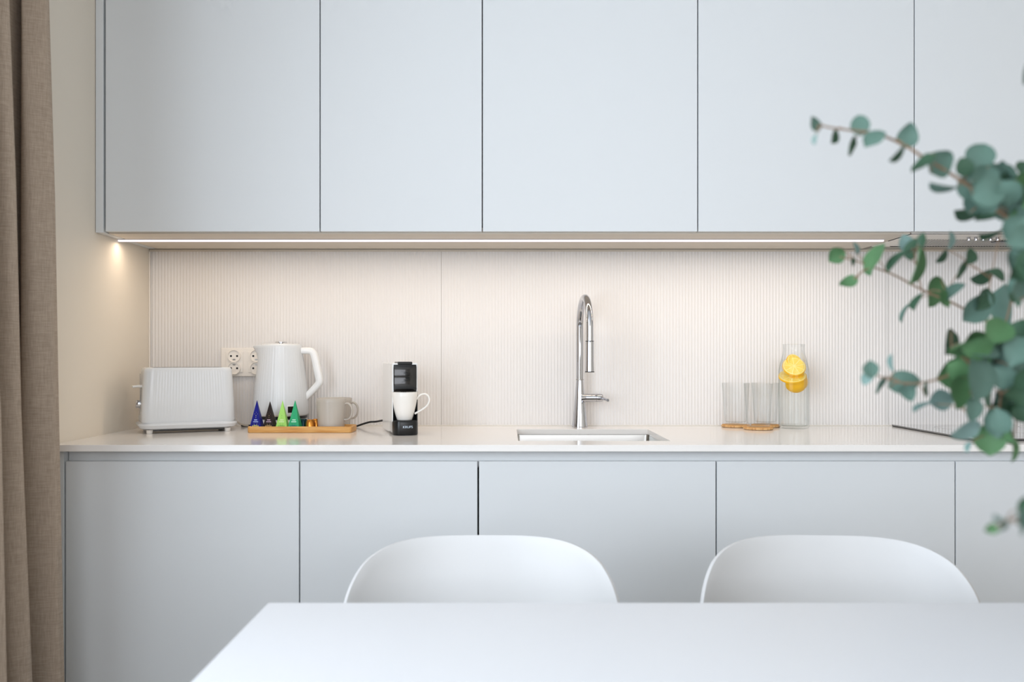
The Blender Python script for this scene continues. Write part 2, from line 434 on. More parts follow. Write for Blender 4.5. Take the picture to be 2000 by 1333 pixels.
# sink bowl
t = thing('sink', 'undermounted stainless steel sink in the worktop', 'sink', ((SX0+SX1)/2, (SY0+SY1)/2, WT-TH))
hx, hy = (SX1-SX0)/2+0.002, (SY1-SY0)/2+0.002
bm = bmesh.new()
loft(bm, [rrect(hx+.018, hy+.018, .02, z=-0.0008), rrect(hx, hy, .012, z=-0.0008), rrect(hx-.001, hy-.001, .012, z=-0.006), rrect(hx-.004, hy-.004, .014, z=-0.16),
          rrect(hx-.02, hy-.02, .02, z=-0.175), rrect(.03, .03, .029, z=-0.178)], False, True)
link('bowl', bm, M_steel, t, smooth=True)
bm = bmesh.new(); lathe(bm, [(0.042, -0.1775), (0.042, -0.174), (0.03, -0.173), (0.028, -0.176)], 32)
link('drain', bm, M_chrome, t, smooth=True)

# tap
cx, cy = W(1132.5, 700, 2.745).x, 2.745
t = thing('kitchen_tap', 'tall chrome kitchen tap with pull-out spray and side lever', 'tap', (cx, cy, WT))
bm = bmesh.new()
lathe(bm, [(0.0245, 0.0003), (0.0245, 0.004), (0.0225, 0.02), (0.0185, 0.06), (0.0150, 0.10), (0.0125, 0.135), (0.0115, 0.148)], 40)
link('base', bm, M_chrome, t, smooth=True)
bm = bmesh.new(); lathe(bm, [(0.0118, 0.148), (0.0122, 0.149), (0.0122, 0.1505), (0.0118, 0.1515)], 32)
link('collar', bm, M_steel, t, smooth=True)
ang = math.radians(4); R = 0.094
d = Vector((math.sin(ang)*1.0, -math.cos(ang), 0)); zc = 0.306
pts = [Vector((0, 0, 0.150)), Vector((0, 0, 0.2)), Vector((0, 0, 0.25))]
for k in range(21):
    a = PI-PI*k/20
    pts.append(d*(R+R*math.cos(a))+Vector((0, 0, zc+R*math.sin(a))))
pts.append(d*(2*R)+Vector((0, 0, 0.265)))
bm = bmesh.new(); tube(bm, pts, 0.0112, 24, up=(1, 0, 0)); link('spout', bm, M_chrome, t, smooth=True, label='arched chrome tube')
hp = d*(2*R)
bm = bmesh.new(); lathe(bm, [(0.0118, 0.266), (0.0125, 0.262), (0.0127, 0.20), (0.0135, 0.178)], 32, (hp.x, hp.y))
link('spray_head', bm, M_chrome, t, smooth=True)
bm = bmesh.new(); lathe(bm, [(0.0136, 0.178), (0.0140, 0.176), (0.0132, 0.1755)], 32, (hp.x, hp.y))
link('spray_ring', bm, M_rubber, t, smooth=True)
bm = bmesh.new(); lathe(bm, [(0.0128, 0.266), (0.0128, 0.267), (0.0122, 0.2675)], 32, (hp.x, hp.y))
link('spray_ring', bm, M_rubber, t, smooth=True)
bm = bmesh.new()
prof = [(0.018, 0.003), (0.0140, 0.014), (0.0132, 0.022), (0.0132, 0.050), (0.0115, 0.0505), (0.0115, 0.0515), (0.0135, 0.052), (0.0130, 0.068), (0.0105, 0.072)]
rings = [[(x, r*math.cos(2*PI*i/28), 0.092+r*math.sin(2*PI*i/28)) for i in range(28)] for r, x in prof]
loft(bm, rings); link('handle_hub', bm, M_chrome, t, smooth=True)
bm = bmesh.new(); tube(bm, [(0.066, -0.004, 0.092), (0.072, -0.022, 0.091), (0.076, -0.06, 0.0895), (0.078, -0.085, 0.0885)], lambda s: 0.0062-0.002*s, 14)
link('lever', bm, M_chrome, t, smooth=True)

# hob
t = thing('hob', 'black glass hob lying on the right of the worktop', 'hob', (0, 0, 0))
boxo('glass_plate', M_hobglass, 1.2236, 1.81, 2.285, 2.775, WT+0.0022, WT+0.0062, t, bevel=0.0006)
boxo('base_frame', M_gap, 1.2245, 1.809, 2.286, 2.774, WT+0.0002, WT+0.0024, t, bevel=0)
for hx_, hy_, r in ((1.37, 2.42, 0.09), (1.37, 2.64, 0.07), (1.65, 2.42, 0.07), (1.65, 2.64, 0.09)):
    bm = bmesh.new(); lathe(bm, [(r, 0), (r, 0.0002), (r-0.0015, 0.0002), (r-0.0015, 0)], 48, cap0=False, cap1=False)
    link('cooking_zone', bm, M_steel, t, loc=(hx_, hy_, WT+0.0062))

# socket
def socket():
    x0, x1 = W(434, 700, YB).x, W(434, 700, YB).x+0.156
    zt, zb = W(0, 680, YB).z, W(0, 735.5, YB).z
    y = YB-0.0035
    t = thing('wall_socket', 'white double wall socket block on ribbed panel behind the kettle', 'socket', ((x0+x1)/2, y, (zt+zb)/2))
    hw, hh = (x1-x0)/2, (zt-zb)/2
    boxo('frame', M_whitem, -hw, hw, -0.007, 0, -hh, hh, t, bevel=0.0012)
    for k, sx in enumerate((W(460, 700, YB).x-(x0+x1)/2, W(460, 700, YB).x-(x0+x1)/2+0.071)):
        boxo('insert', M_whitem, sx-0.0275, sx+0.0275, -0.0095, -0.007, -0.033, 0.033, t, bevel=0.0008)
        for sz in (0.0195, -0.0195):
            bm = bmesh.new()
            prof = [(0.0205, -0.0095), (0.0205, -0.0150), (0.0185, -0.0152), (0.0175, -0.0115), (0.0001, -0.0112)]
            rings = [[(sx+r*math.cos(2*PI*i/32), yy-(0.0002 if sz > 0 else 0), sz+r*math.sin(2*PI*i/32)) for i in range(32)] for r, yy in prof]
            loft(bm, rings); s = link('outlet', bm, M_whitem, t, smooth=True)
            for px in (-0.0097, 0.0097):
                bm = bmesh.new(); rings = [[(sx+px+0.0032*math.cos(2*PI*i/14), yy, sz+0.0032*math.sin(2*PI*i/14)) for i in range(14)] for yy in (-0.0113, -0.0122)]
                loft(bm, rings); link('pin_hole', bm, M_black, s)
            zz = sz+(-0.0115 if sz > 0 else 0.0115)
            bm = bmesh.new(); rings = [[(sx+0.005*math.cos(2*PI*i/14), yy, zz+0.0025*math.sin(2*PI*i/14)) for i in range(14)] for yy in (-0.0113, -0.0125)]
            loft(bm, rings); link('earth_clip', bm, M_steel, s)
socket()

# ------------------------------------------------------------------ toaster
def toaster():
    th = math.radians(27)
    p0 = Vector((-1.023, 2.512, WT))           # front left foot
    ax = Vector((math.cos(th), math.sin(th), 0)); ay = Vector((-math.sin(th), math.cos(th), 0))
    L, D = 0.250, 0.150
    c = p0+ax*(L/2-0.022)+ay*(D/2-0.02)
    t = thing('toaster', 'white long-slot toaster with ribbed sides and base tray in the left corner', 'toaster', c, th)
    def ring(hx, hy, r, z, amp=0.0, n=56):
        pts = []
        # straight runs subdivided so that the ribs show
        base = rrect(hx, hy, r, 6, z); out = []
        for i, p in enumerate(base):
            q = base[(i+1) % len(base)]
            long_run = abs(q[0]-p[0]) > 0.1
            m = 104 if long_run else 1
            for k in range(m):
                f = k/m; x = p[0]+(q[0]-p[0])*f; y = p[1]+(q[1]-p[1])*f
                if long_run and 0.02 < f < 0.98:
                    y -= math.copysign(amp*abs(math.sin(f*PI*26)), y)
                out.append((x, y, z))
        return out
    bm = bmesh.new(); rs = []
    for z, hx, hy, a in ((0.030, .128, .073, .0), (0.036, .130, .075, 0.0003), (0.09, .128, .0735, .0006), (0.15, .1245, .0715, .0007), (0.178, .1225, .070, .0006), (0.185, .1215, .069, .0003), (0.1895, .118, .066, 0)):
        rs.append(ring(hx, hy, 0.024, z, a))
    loft(bm, rs); link('body', bm, M_toast, t, smooth=True, angle=50)
    bm = bmesh.new()
    loft(bm, [rrect(.118, .064, .03, z=0.010), rrect(.132, .077, .035, z=0.014), rrect(.138, .083, .038, z=0.024), rrect(.137, .082, .038, z=0.0275), rrect(.130, .076, .03, z=0.029), rrect(.128, .074, .03, z=0.031)])
    link('base_tray', bm, M_toast, t, smooth=True)
    boxo('underside', M_black, -.112, .112, -.06, .06, 0.006, 0.0102, t, bevel=0)
    for sx in (-1, 1):
        for sy in (-1, 1):
            bm = bmesh.new(); lathe(bm, [(0.0085, 0.0003), (0.0095, 0.0105)], 16); link('foot', bm, M_whitem, t, smooth=True, loc=(sx*.108, sy*.058, 0))
    for sy in (-0.024, 0.024):
        boxo('slot', M_black, -.095, .095, sy-.012, sy+.012, 0.1885, 0.1900, t, bevel=0)
    boxo('crumb_tray_handle', M_steel, 0.128, 0.1385, -0.03, 0.03, 0.0290, 0.0335, t, bevel=0.001)
    # control end (left)
    boxo('control_strip', M_chrome, -.1300, -.1285, -.012, .012, 0.05, 0.172, t, bevel=0.0006)
    bm = bmesh.new(); tube(bm, [(-.124, 0, .135), (-.138, 0, .135), (-.150, 0, .134)], 0, sect=lambda s: [(a, b) for a, b in oval(0.0045-0.001*s, 0.019, 16)], up=(0, 0, 1))
    link('lever', bm, M_white, t, smooth=True)
    bm = bmesh.new(); prof = [(0.012, -.127), (0.012, -.139), (0.0105, -.141)]
    loft(bm, [[(x, r*math.cos(2*PI*i/24), 0.083+r*math.sin(2*PI*i/24)) for i in range(24)] for r, x in prof])
    link('dial', bm, M_chrome, t, smooth=True)
toaster()

# ------------------------------------------------------------------ kettle
def kettle():
    KY = 2.712; kx = W(549, 700, KY).x
    t = thing('electric_kettle', 'tall white ribbed electric kettle with angular handle behind the tray', 'kettle', (kx, KY, WT))
    n = 192; bm = bmesh.new(); rs = []
    for z, r, sp in ((0.040, .0800, 0), (0.046, .0835, 0), (0.07, .0835, 0), (0.10, .0825, 0), (0.14, .0785, 0), (0.18, .073, 0), (0.21, .0690, 0.001), (0.232, .0665, .008), (0.248, .0655, .016), (0.2555, .0650, .021), (0.258, .0635, .022)):
        ring = []
        for i in range(n):
            a = 2*PI*i/n
            rib = 0.0007*abs(math.sin(a*24)) if 0.05 < z < 0.25 else 0
            s = max(0.0, math.cos(a-PI))**6
            rr = r-rib+sp*s
            ring.append((rr*math.cos(a), rr*math.sin(a), z-0.004*s*(1 if z > .24 else 0)))
        rs.append(ring)
    loft(bm, rs); link('body', bm, M_toast, t, smooth=True, angle=60)
    bm = bmesh.new(); lathe(bm, [(0.060, .2578), (0.060, .2600), (0.052, .2612), (0.0, .2614)][:3], 64); link('lid', bm, M_white, t, smooth=True)
    bm = bmesh.new(); lathe(bm, [(0.006, .2612), (0.006, .2645), (0.018, .2655), (0.018, .2672), (0.0005, .2678)], 32); link('lid_knob', bm, M_chrome, t, smooth=True)
    bm = bmesh.new(); lathe(bm, [(0.076, .030), (0.080, .032), (0.080, .040)], 64); link('seal_ring', bm, M_black, t, smooth=True)
    bm = bmesh.new(); lathe(bm, [(0.078, .0005), (0.082, .003), (0.082, .022), (0.076, .030)], 64); link('power_base', bm, M_white, t, smooth=True)
    def L(u, v): p = W(u, v, KY); return Vector((p.x-kx, 0, p.z-WT))
    path = [L(578, 685), L(590, 685.5), L(602, 685.5), L(609, 687), L(613, 692), L(616, 702), L(620, 722), L(624, 741), L(624, 747), L(621, 752), L(612, 762), L(602, 772), L(597, 777)]
    bm = bmesh.new(); tube(bm, smoothpath(path, 3), 0, sect=lambda s: oval(0.0098+0.0018*math.sin(s*PI), 0.0125, 16, 4), up=(0, 0, 1))
    link('handle', bm, M_white, t, smooth=True)
    a = math.radians(-55); m = Matrix.Rotation(a+PI/2, 4, 'Z')
    o = boxo('water_gauge', M_blackgloss, -0.011, 0.011, -0.0850, -0.080, 0.051, 0.071, t, bevel=0.0015); o.matrix_local = m
    o = boxo('gauge_frame', M_white, -0.013, 0.013, -0.0842, -0.080, 0.049, 0.073, t, bevel=0.0015); o.matrix_local = m
kettle()

# ------------------------------------------------------------------ tray, tea boxes, capsules, mugs
TX0, TX1, TY0, TY1 = W(482, 700, 2.53).x, W(686.5, 700, 2.53).x, 2.53, 2.626
tc_ = ((TX0+TX1)/2, (TY0+TY1)/2)
t = thing('bamboo_tray', 'small bamboo tray with low rim carrying tea boxes and mug', 'tray', (tc_[0], tc_[1], WT))
hx, hy = (TX1-TX0)/2, (TY1-TY0)/2
boxo('tray_floor', M_bamboo, -hx+.006, hx-.006, -hy+.006, hy-.006, 0.003, 0.009, t, bevel=0.0006)
bm = bmesh.new()
o1 = [rrect(hx-.001, hy-.001, .010, z=0.0005), rrect(hx, hy, .011, z=0.003), rrect(hx, hy, .011, z=0.0165), rrect(hx-.0015, hy-.0015, .010, z=0.0182), rrect(hx-.0065, hy-.0065, .006, z=0.0182), rrect(hx-.008, hy-.008, .005, z=0.0165), rrect(hx-.008, hy-.008, .005, z=0.0085)]
loft(bm, o1, False, False); link('rim', bm, M_bamboo, t, smooth=True)

TZ = WT+0.0092
def tea(u, hgt, c, c2, lab, words, wc, orn):
    Y = 2.568; x = W(u, 700, Y).x
    m = mat('tea_card_'+words[0].lower(), c, 0.4, var=0.04, vscale=60, spec=0.2); mo = mat('tea_print_'+words[0].lower(), orn, 0.4, var=0.04); mw = mat('tea_text_'+words[0].lower(), wc, 0.4, var=0.02)
    t = thing('tea_box', lab, 'tea box', (x, Y, TZ), math.radians(random.uniform(-4, 4)), 'pyramid tea boxes on the bamboo tray')
    b = 0.0178
    bm = bmesh.new(); loft(bm, [[(-b, -b, 0), (b, -b, 0), (b, b, 0), (-b, b, 0)], [(-.0006, -.0006, hgt), (.0006, -.0006, hgt), (.0006, .0006, hgt), (-.0006, .0006, hgt)]])
    link('pyramid', bm, m, t, bevel=0.0004)
    tilt = math.atan2(b, hgt)
    def face(z, off=0.0003):   # point on the front face at height z
        return Vector((0, -b*(1-z/hgt)-off, z))
    RM = Matrix.Rotation(PI/2-tilt, 4, 'X')
    # two lines of small print, too fine to be read: short strokes of uneven height
    bm = bmesh.new(); rg = random.Random(int(u))
    for z, wd in ((0.0268, 0.0095), (0.0215, 0.0140)):
        xx = -wd/2
        while xx < wd/2:
            ww = rg.uniform(.0006, .0012); hh = rg.uniform(.0026, .0036)
            mm = Matrix.Translation(face(z, 0.0002)+Vector((xx, 0, 0)))@RM
            lo = [bm.verts.new(mm@Vector(p)) for p in ((0, -hh/2, 0), (ww, -hh/2, 0), (ww, hh/2, 0), (0, hh/2, 0))]
            hi = [bm.verts.new(mm@Vector(p)) for p in ((0, -hh/2, .0002), (ww, -hh/2, .0002), (ww, hh/2, .0002), (0, hh/2, .0002))]
            bm.faces.new(hi)
            for q in range(4): bm.faces.new((lo[q], lo[(q+1) % 4], hi[(q+1) % 4], hi[q]))
            xx += ww+rg.uniform(.0002, .0005)
    link('lettering', bm, mw, t, kind='stuff')
    # ornaments: small lozenges and dots of print
    bm = bmesh.new()
    for x_, z_, r_ in ((0, .060, .0014), (-.003, .0545, .0017), (.003, .0545, .0017), (0, .049, .0020), (-.0038, .044, .0015), (.0038, .044, .0015), (0, .039, .0020), (0, .0335, .0012),
                       (-.0075, .0090, .0024), (-.0025, .0100, .0026), (.0025, .0100, .0026), (.0075, .0090, .0024), (0, .0045, .0016), (-.013, .0060, .0014), (.013, .0060, .0014), (-.004, .0148, .001), (.004, .0148, .001)):
        p = face(z_, 0.0002); mm = Matrix.Translation(p+Vector((x_, 0, 0)))@RM
        vs = [bm.verts.new(mm@Vector((r_*math.cos(a), r_*math.sin(a), 0))) for a in (0, PI/3, 2*PI/3, PI, 4*PI/3, 5*PI/3)]
        tp = bm.verts.new(mm@Vector((0, 0, 0.0002)))
        for a in range(6): bm.faces.new((vs[a], vs[(a+1) % 6], tp))
    link('ornament', bm, mo, t, kind='stuff')
tea(502, .083, srgb(16, 20, 128), None, 'dark blue pyramid tea box at the left end of the tray', ('blue',), srgb(170, 190, 240), srgb(196, 196, 110))
tea(527.5, .080, srgb(38, 26, 22), None, 'dark brown pyramid tea box with gold ornament', ('brown',), srgb(196, 168, 190), srgb(170, 140, 84))
tea(552, .082, srgb(166, 222, 112), None, 'lime green pyramid tea box', ('lime',), srgb(226, 246, 190), srgb(120, 176, 70))
tea(576.5, .083, srgb(50, 170, 116), None, 'emerald green pyramid tea box beside the capsules', ('emerald',), srgb(200, 244, 226), srgb(18, 110, 110))

def capsule(u, Y, m, lab):
    x = W(u, 700, Y).x
    bm = bmesh.new(); lathe(bm, [(0.0185, 0), (0.0185, 0.0012), (0.0150, 0.0016), (0.0135, 0.018), (0.0120, 0.0215), (0.0095, 0.0265), (0.0085, 0.0272), (0.004, 0.0265)], 32)
    o = link('coffee_capsule', bm, m, smooth=True, loc=(x, Y, TZ)); tag(o, lab, 'capsule', 'coffee capsules on the tray')
capsule(606, 2.567, M_copper, 'copper coloured coffee capsule at the front, left of the grey mug')
capsule(617.5, 2.598, M_copper, 'copper coloured coffee capsule half hidden behind the front one')
capsule(592.5, 2.600, M_teal_foil, 'dark teal coffee capsule behind the emerald tea box')

def mug(name, u, Y, z, lab, m, rt, rb, h, thk, group, rz=0.0, hand=None, curve=0.0):
    x = W(u, 700, Y).x
    t = thing(name, lab, 'mug', (x, Y, z), rz, group)
    bm = bmesh.new(); pr = [(rb*0.8, 0.0003), (rb*0.97, 0.001), (rb, 0.004)]
    for k in range(1, 9):
        f = k/8; pr.append((rb+(rt-rb)*(f**(1-curve)), 0.004+(h-0.004)*f))
    pr += [(rt-thk*0.5, h+0.0012), (rt-thk, h)]
    for k in range(7, 0, -1):
        f = k/8; pr.append((rb+(rt-rb)*(f**(1-curve))-thk, 0.004+(h-0.004)*f))
    pr += [(rb*0.5, 0.008)]
    lathe(bm, pr, 56); link('cup', bm, m, t, smooth=True, angle=60)
    bm = bmesh.new(); tube(bm, smoothpath(hand, 6), 0, sect=lambda s: oval(0.0030, 0.0055, 14, 2.4), up=(0, 0, 1))
    link('handle', bm, m, t, smooth=True)
    return t
gh = [(0.0405, 0, 0.073), (0.051, 0, 0.0745), (0.0605, 0, 0.066), (0.0635, 0, 0.052), (0.0605, 0, 0.037), (0.051, 0, 0.0275), (0.039, 0, 0.0265)]
mug('grey_mug', 647, 2.578, TZ, 'warm grey stoneware mug standing on the bamboo tray', M_grey, .0440, .0385, .089, .0032, 'grey stoneware mugs', math.radians(-6), gh)
mug('grey_mug', 659, 2.676, WT+0.0003, 'warm grey stoneware mug hidden behind the one on the tray', M_grey, .0440, .0385, .094, .0032, 'grey stoneware mugs', math.radians(-4), [(a, b, c+.006) for a, b, c in gh])

# ------------------------------------------------------------------ coffee machine and its mug
def machine():
    th = math.radians(15.5)
    p0 = W(766, 700, 2.466); p0.z = WT           # bottom front left corner of the white body
    wd, dp = 0.0725, 0.21
    ax = Vector((math.cos(th), math.sin(th), 0)); ay = Vector((-math.sin(th), math.cos(th), 0))
    c = p0+ax*wd/2+ay*0.0
    t = thing('coffee_machine', 'slim white and black capsule coffee machine with a mug on its drip tray', 'coffee machine', c, th)
    hw = wd/2
    bm = bmesh.new()
    box(bm, -hw, hw, 0.062, dp, 0.004, 0.203)
    box(bm, -hw, hw, 0.0, 0.0622, 0.1215, 0.203)
    box(bm, -hw, -hw+0.0026, 0.0, 0.0622, 0.006, 0.122)
    link('housing', bm, M_white, t, bevel=0.0012)
    bm = bmesh.new()
    box(bm, -hw+0.0028, hw-0.0028, 0.052, 0.0618, 0.004, 0.121); box(bm, hw-0.0026, hw, 0.0005, 0.0618, 0.006, 0.121)
    link('recess_lining', bm, M_black, t)
    bm = bmesh.new()
    pts = [(-hw+.0032, -.0005), (hw-.0032, -.0005)]
    r0 = []
    for z, y in ((0.1222, -.002), (0.130, -.0045), (0.134, -.0028), (0.165, -.0035), (0.192, -.0030), (0.1985, -.001)):
        k = hw-.0035-(0.0008 if z in (0.1222, 0.1985) else 0)
        r0.append([(-k, 0.004, z), (k, 0.004, z), (k, y+.001, z), (k*.9, y, z), (k*.4, y-.0012, z), (-k*.4, y-.0012, z), (-k*.9, y, z), (-k, y+.001, z)])
    loft(bm, r0); link('front_panel', bm, M_blackgloss, t, smooth=True, angle=30)
    bm = bmesh.new(); box(bm, -0.021, 0.021, -0.002, 0.06, 0.1985, 0.2068); link('lid_lever', bm, M_black, t, bevel=0.002)
    bm = bmesh.new(); lathe(bm, [(0.007, 0.112), (0.008, 0.1216)], 20, (0, 0.025)); link('coffee_outlet', bm, M_black, t, smooth=True)
    # drip tray: rounded front drum
    def dring(k, z):
        pts = [(hw*k, 0.060, z), (-hw*k, 0.060, z)]
        for i in range(25):
            a = PI+PI*i/24
            cs, sn = math.cos(a), math.sin(a)
            pts.append((hw*k*math.copysign(abs(cs)**0.55, cs), 0.004+0.036*k*math.copysign(abs(sn)**0.75, sn), z))
        return pts
    bm = bmesh.new(); loft(bm, [dring(.96, 0.0004), dring(1.0, .003), dring(1.0, .036), dring(.97, .0395)]); link('drip_tray', bm, M_black, t, smooth=True, angle=35)
    bm = bmesh.new(); loft(bm, [dring(.90, .0393), dring(.90, .0405)]); link('drip_grid', bm, M_rubber, t)
    text('brand_lettering', 'KRUPS', 0.0092, mat('pale_print', srgb(200, 214, 228), 0.4, var=0.01), t, Matrix.Translation((0.003, -0.0324, 0.0235))@Matrix.Rotation(PI/2, 4, 'X'), 0.0004, sx=1.05)
    return c, ax, ay
mc, max_, may = machine()
mp_ = mc+may*0.008+Vector((0, 0, 0.0408))
t = thing('white_mug', 'white tapered mug on the drip tray of the coffee machine', 'mug', mp_, math.radians(4))
bm = bmesh.new(); pr = [(0.020, 0.0002), (0.0215, 0.001), (0.0222, 0.004)]
shape = [(0.0250, .012), (0.0285, .024), (0.0320, .038), (0.0348, .053), (0.0364, .067), (0.0370, .079)]
pr += shape+[(0.0360, .0803), (0.0348, .079)]+[(r-.0024, z) for r, z in reversed(shape[:-1])]+[(0.012, .006)]
lathe(bm, pr, 56); link('cup', bm, M_porc, t, smooth=True, angle=60)
hnd = [(0.034, 0, .060), (0.045, 0, .071), (0.058, 0, .074), (0.068, 0, .067), (0.070, 0, .054), (0.063, 0, .040), (0.047, 0, .028), (0.029, 0, .018)]
bm = bmesh.new(); tube(bm, smoothpath(hnd, 6), 0, sect=lambda s: oval(0.0030, 0.0045, 14, 2.2), up=(0, 0, 1)); link('handle', bm, M_porc, t, smooth=True)

# cables
def cable(name, pts, r, m, lab):
    bm = bmesh.new(); tube(bm, smoothpath(pts, 8), r, 10); tag(link(name, bm, m, smooth=True), lab, 'cable')
z = WT+0.0035
cable('power_cable', [mc+may*0.20-max_*0.030+Vector((0, .012, .028)), W(735, 824, 2.715), W(722, 825, 2.72), W(708, 829, 2.735), Vector((W(695, 0, 2.735).x, 2.735, z)), Vector((W(680, 0, 2.74).x, 2.75, z)), Vector((-0.585, 2.765, z)), Vector((-.60, 2.778, z))], .003, M_cord, 'black power cable running from the coffee machine towards the mugs')
tq = W(462, 0, 2.66)
cable('toaster_cable', [(-0.862, 2.672, .925), (W(459, 0, 2.70).x, 2.70, .922), (W(472, 0, 2.73).x, 2.735, .909), (W(486, 0, 2.75).x, 2.765, z), (-.79, 2.785, .912), (-.778, 2.787, .96)], .0028, M_cordw, 'thin white toaster cable curving down behind the toaster')
cable('kettle_cable', [(-.84, 2.765, z), (-.825, 2.76, z), (-.805, 2.762, z), (-.775, 2.772, z)], .0034, M_cord, 'short black kettle cable on the worktop between toaster and tray')

# ------------------------------------------------------------------ glasses, coasters, bottle, lemon
def coaster(u, Y, lab):
    x = W(u, 0, Y).x; R = 0.0445
    t = thing('wooden_coaster', lab, 'coaster', (x, Y, WT), random.uniform(-.3, .3), 'round slatted wood coasters')
    bm = bmesh.new(); lathe(bm, [(R-.003, .0003), (R, .002), (R, .0055), (R-.001, .0065)], 40); link('disc', bm, M_cork, t, smooth=True)
    n = 8
    for k in range(n):
        y0 = -R+.004+k*(2*R-.008)/n; y1 = y0+(2*R-.008)/n-.0018; ym = max(abs(y0), abs(y1)); hw = math.sqrt(max(R*R-ym*ym, 1e-6))-.002
        boxo('slat', M_bamboo, -hw, hw, y0, y1, .0066, .0086, t, bevel=0)
    return Vector((x, Y, WT+.0088))
def tumbler(p, lab):
    t = thing('drinking_glass', lab, 'glass', p, group='clear tumblers beside the bottle')
    H, rt, rb = .130, .0425, .0345
    pr = [(rb-.004, 0), (rb-.001, .0008), (rb, .003), (rt, H), (rt-.0008, H+.0008), (rt-.0016, H), (rb-.0018, .010), (rb-.006, .0075), (0.004, .007)]
    bm = bmesh.new(); lathe(bm, pr, 56); link('glass_body', bm, M_glass, t, smooth=True, angle=50)
ga = coaster(1437, 2.748, 'round wooden coaster under the leftmost glass')
gb = coaster(1481, 2.655, 'round wooden coaster under the front glass')
gc = coaster(1495, 2.752, 'round wooden coaster behind the front one, beside the bottle')
tumbler(ga, 'leftmost clear drinking glass on a wooden coaster')
tumbler(gb, 'front clear drinking glass, in the middle of the three')
tumbler(gc, 'clear drinking glass next to the lemon water bottle, rearmost right')

bp = Vector((W(1550.5, 0, 2.695).x, 2.695, WT))
t = thing('water_bottle', 'clear glass carafe of lemon water beside the glasses', 'bottle', bp)
outer = [(.036, .0004), (.043, .002), (.0462, .008), (.0465, .03), (.0465, .165), (.0458, .180), (.0425, .198), (.0375, .216), (.0335, .230), (.0322, .242), (.0325, .258), (.0333, .2600)]
inner = [(.0325, .2600), (.0310, .258), (.0306, .242), (.0318, .230), (.0356, .216), (.0405, .198), (.0436, .180), (.0443, .165), (.0443, .03), (.0435, .012), (.036, .0085), (.005, .008)]
bm = bmesh.new(); lathe(bm, outer+inner, 64); link('bottle_glass', bm, M_glass, t, smooth=True, angle=60)
wl = [(.005, .0079), (.0358, .0083), (.0434, .0118), (.04445, .03), (.04445, .165), (.04375, .180), (.04065, .198), (.0368, .2125)]
bm = bmesh.new(); lathe(bm, wl, 64); link('water', bm, M_water, t, smooth=True, angle=60)

def lemon(loc, rot, R, thk, lab, dome=False):
    o = thing('lemon_slice', lab, 'lemon', bp+Vector(loc), group='lemon pieces in the bottle'); o.rotation_euler = rot
    bm = bmesh.new()
    if dome: pr = [(R*.95, 0.0006), (R, .002), (R*.97, R*.32), (R*.82, R*.62), (R*.55, R*.86), (R*.2, R*.99), (R*.06, R*1.02)]
    else: pr = [(R*.97, 0), (R, .001), (R, thk-.001), (R*.97, thk)]
    lathe(bm, pr, 40); link('rind', bm, M_rind, o, smooth=True)
    for zz, s in (((-.0003, -1),) if dome else ((-.0003, -1), (thk+.0003, 1))):
        bm = bmesh.new(); lathe(bm, [(R*.95, zz-s*.0004), (R*.95, zz), (R*.5, zz+s*.0001)], 40); link('pith', bm, M_pith, o, smooth=True)
        for k in range(9):
            a0 = 2*PI*k/9+.05; a1 = 2*PI*(k+1)/9-.05; bm = bmesh.new()
            q = [(R*.12*math.cos((a0+a1)/2), R*.12*math.sin((a0+a1)/2))]+[(R*.86*math.cos(a0+(a1-a0)*j/4), R*.86*math.sin(a0+(a1-a0)*j/4)) for j in range(5)]
            lo = [bm.verts.new((x, y, zz)) for x, y in q]; hi = [bm.verts.new((x, y, zz+s*.0008)) for x, y in q]
            bm.faces.new(lo); bm.faces.new(hi)
            for a in range(6): bm.faces.new((lo[a], lo[(a+1) % 6], hi[(a+1) % 6], hi[a]))
            link('segment', bm, M_flesh, o)
lemon((-0.002, -.006, .188), (math.radians(50), math.radians(-10), 0.0), .0350, .007, 'upper lemon slice floating in the bottle neck with its face to the front')
lemon((0.004, .012, .203), (math.radians(62), math.radians(14), 0.2), .0270, .006, 'lemon slice floating behind and above the upper one')
lemon((-0.005, -.003, .158), (math.radians(27), math.radians(-12), 0.1), .0415, .006, 'lower left lemon slice lying tilted in the bottle')
lemon((0.008, .008, .145), (math.radians(118), math.radians(0), 0.25), .0350, .007, 'lower right lemon half showing its yellow peel', True)

# ------------------------------------------------------------------ table and chairs
TH_ = 0.740
TX, TY = W(524, 0, 1.345).x, 1.345
t = thing('dining_table', 'white rectangular dining table in the foreground', 'table', (TX, TY, 0))
bm = bmesh.new(); loft(bm, [rrect(.8, .4, .004, 4, z=TH_-.022, cx=.8, cy=-.4), rrect(.8, .4, .004, 4, z=TH_, cx=.8, cy=-.4)])
link('tabletop', bm, M_table, t, bevel=0.0012)
for lx in (.08, 1.52):
    for ly in (-.08, -.72):
        bm = bmesh.new(); lathe(bm, [(.016, .0005), (.027, TH_-.022)], 24); link('leg', bm, M_table, t, smooth=True, loc=(lx, ly, 0))
bm = bmesh.new(); box(bm, .06, 1.54, -.075, -.055, TH_-.072, TH_-.0222); box(bm, .06, 1.54, -.745, -.725, TH_-.072, TH_-.0222); link('apron', bm, M_table, t)

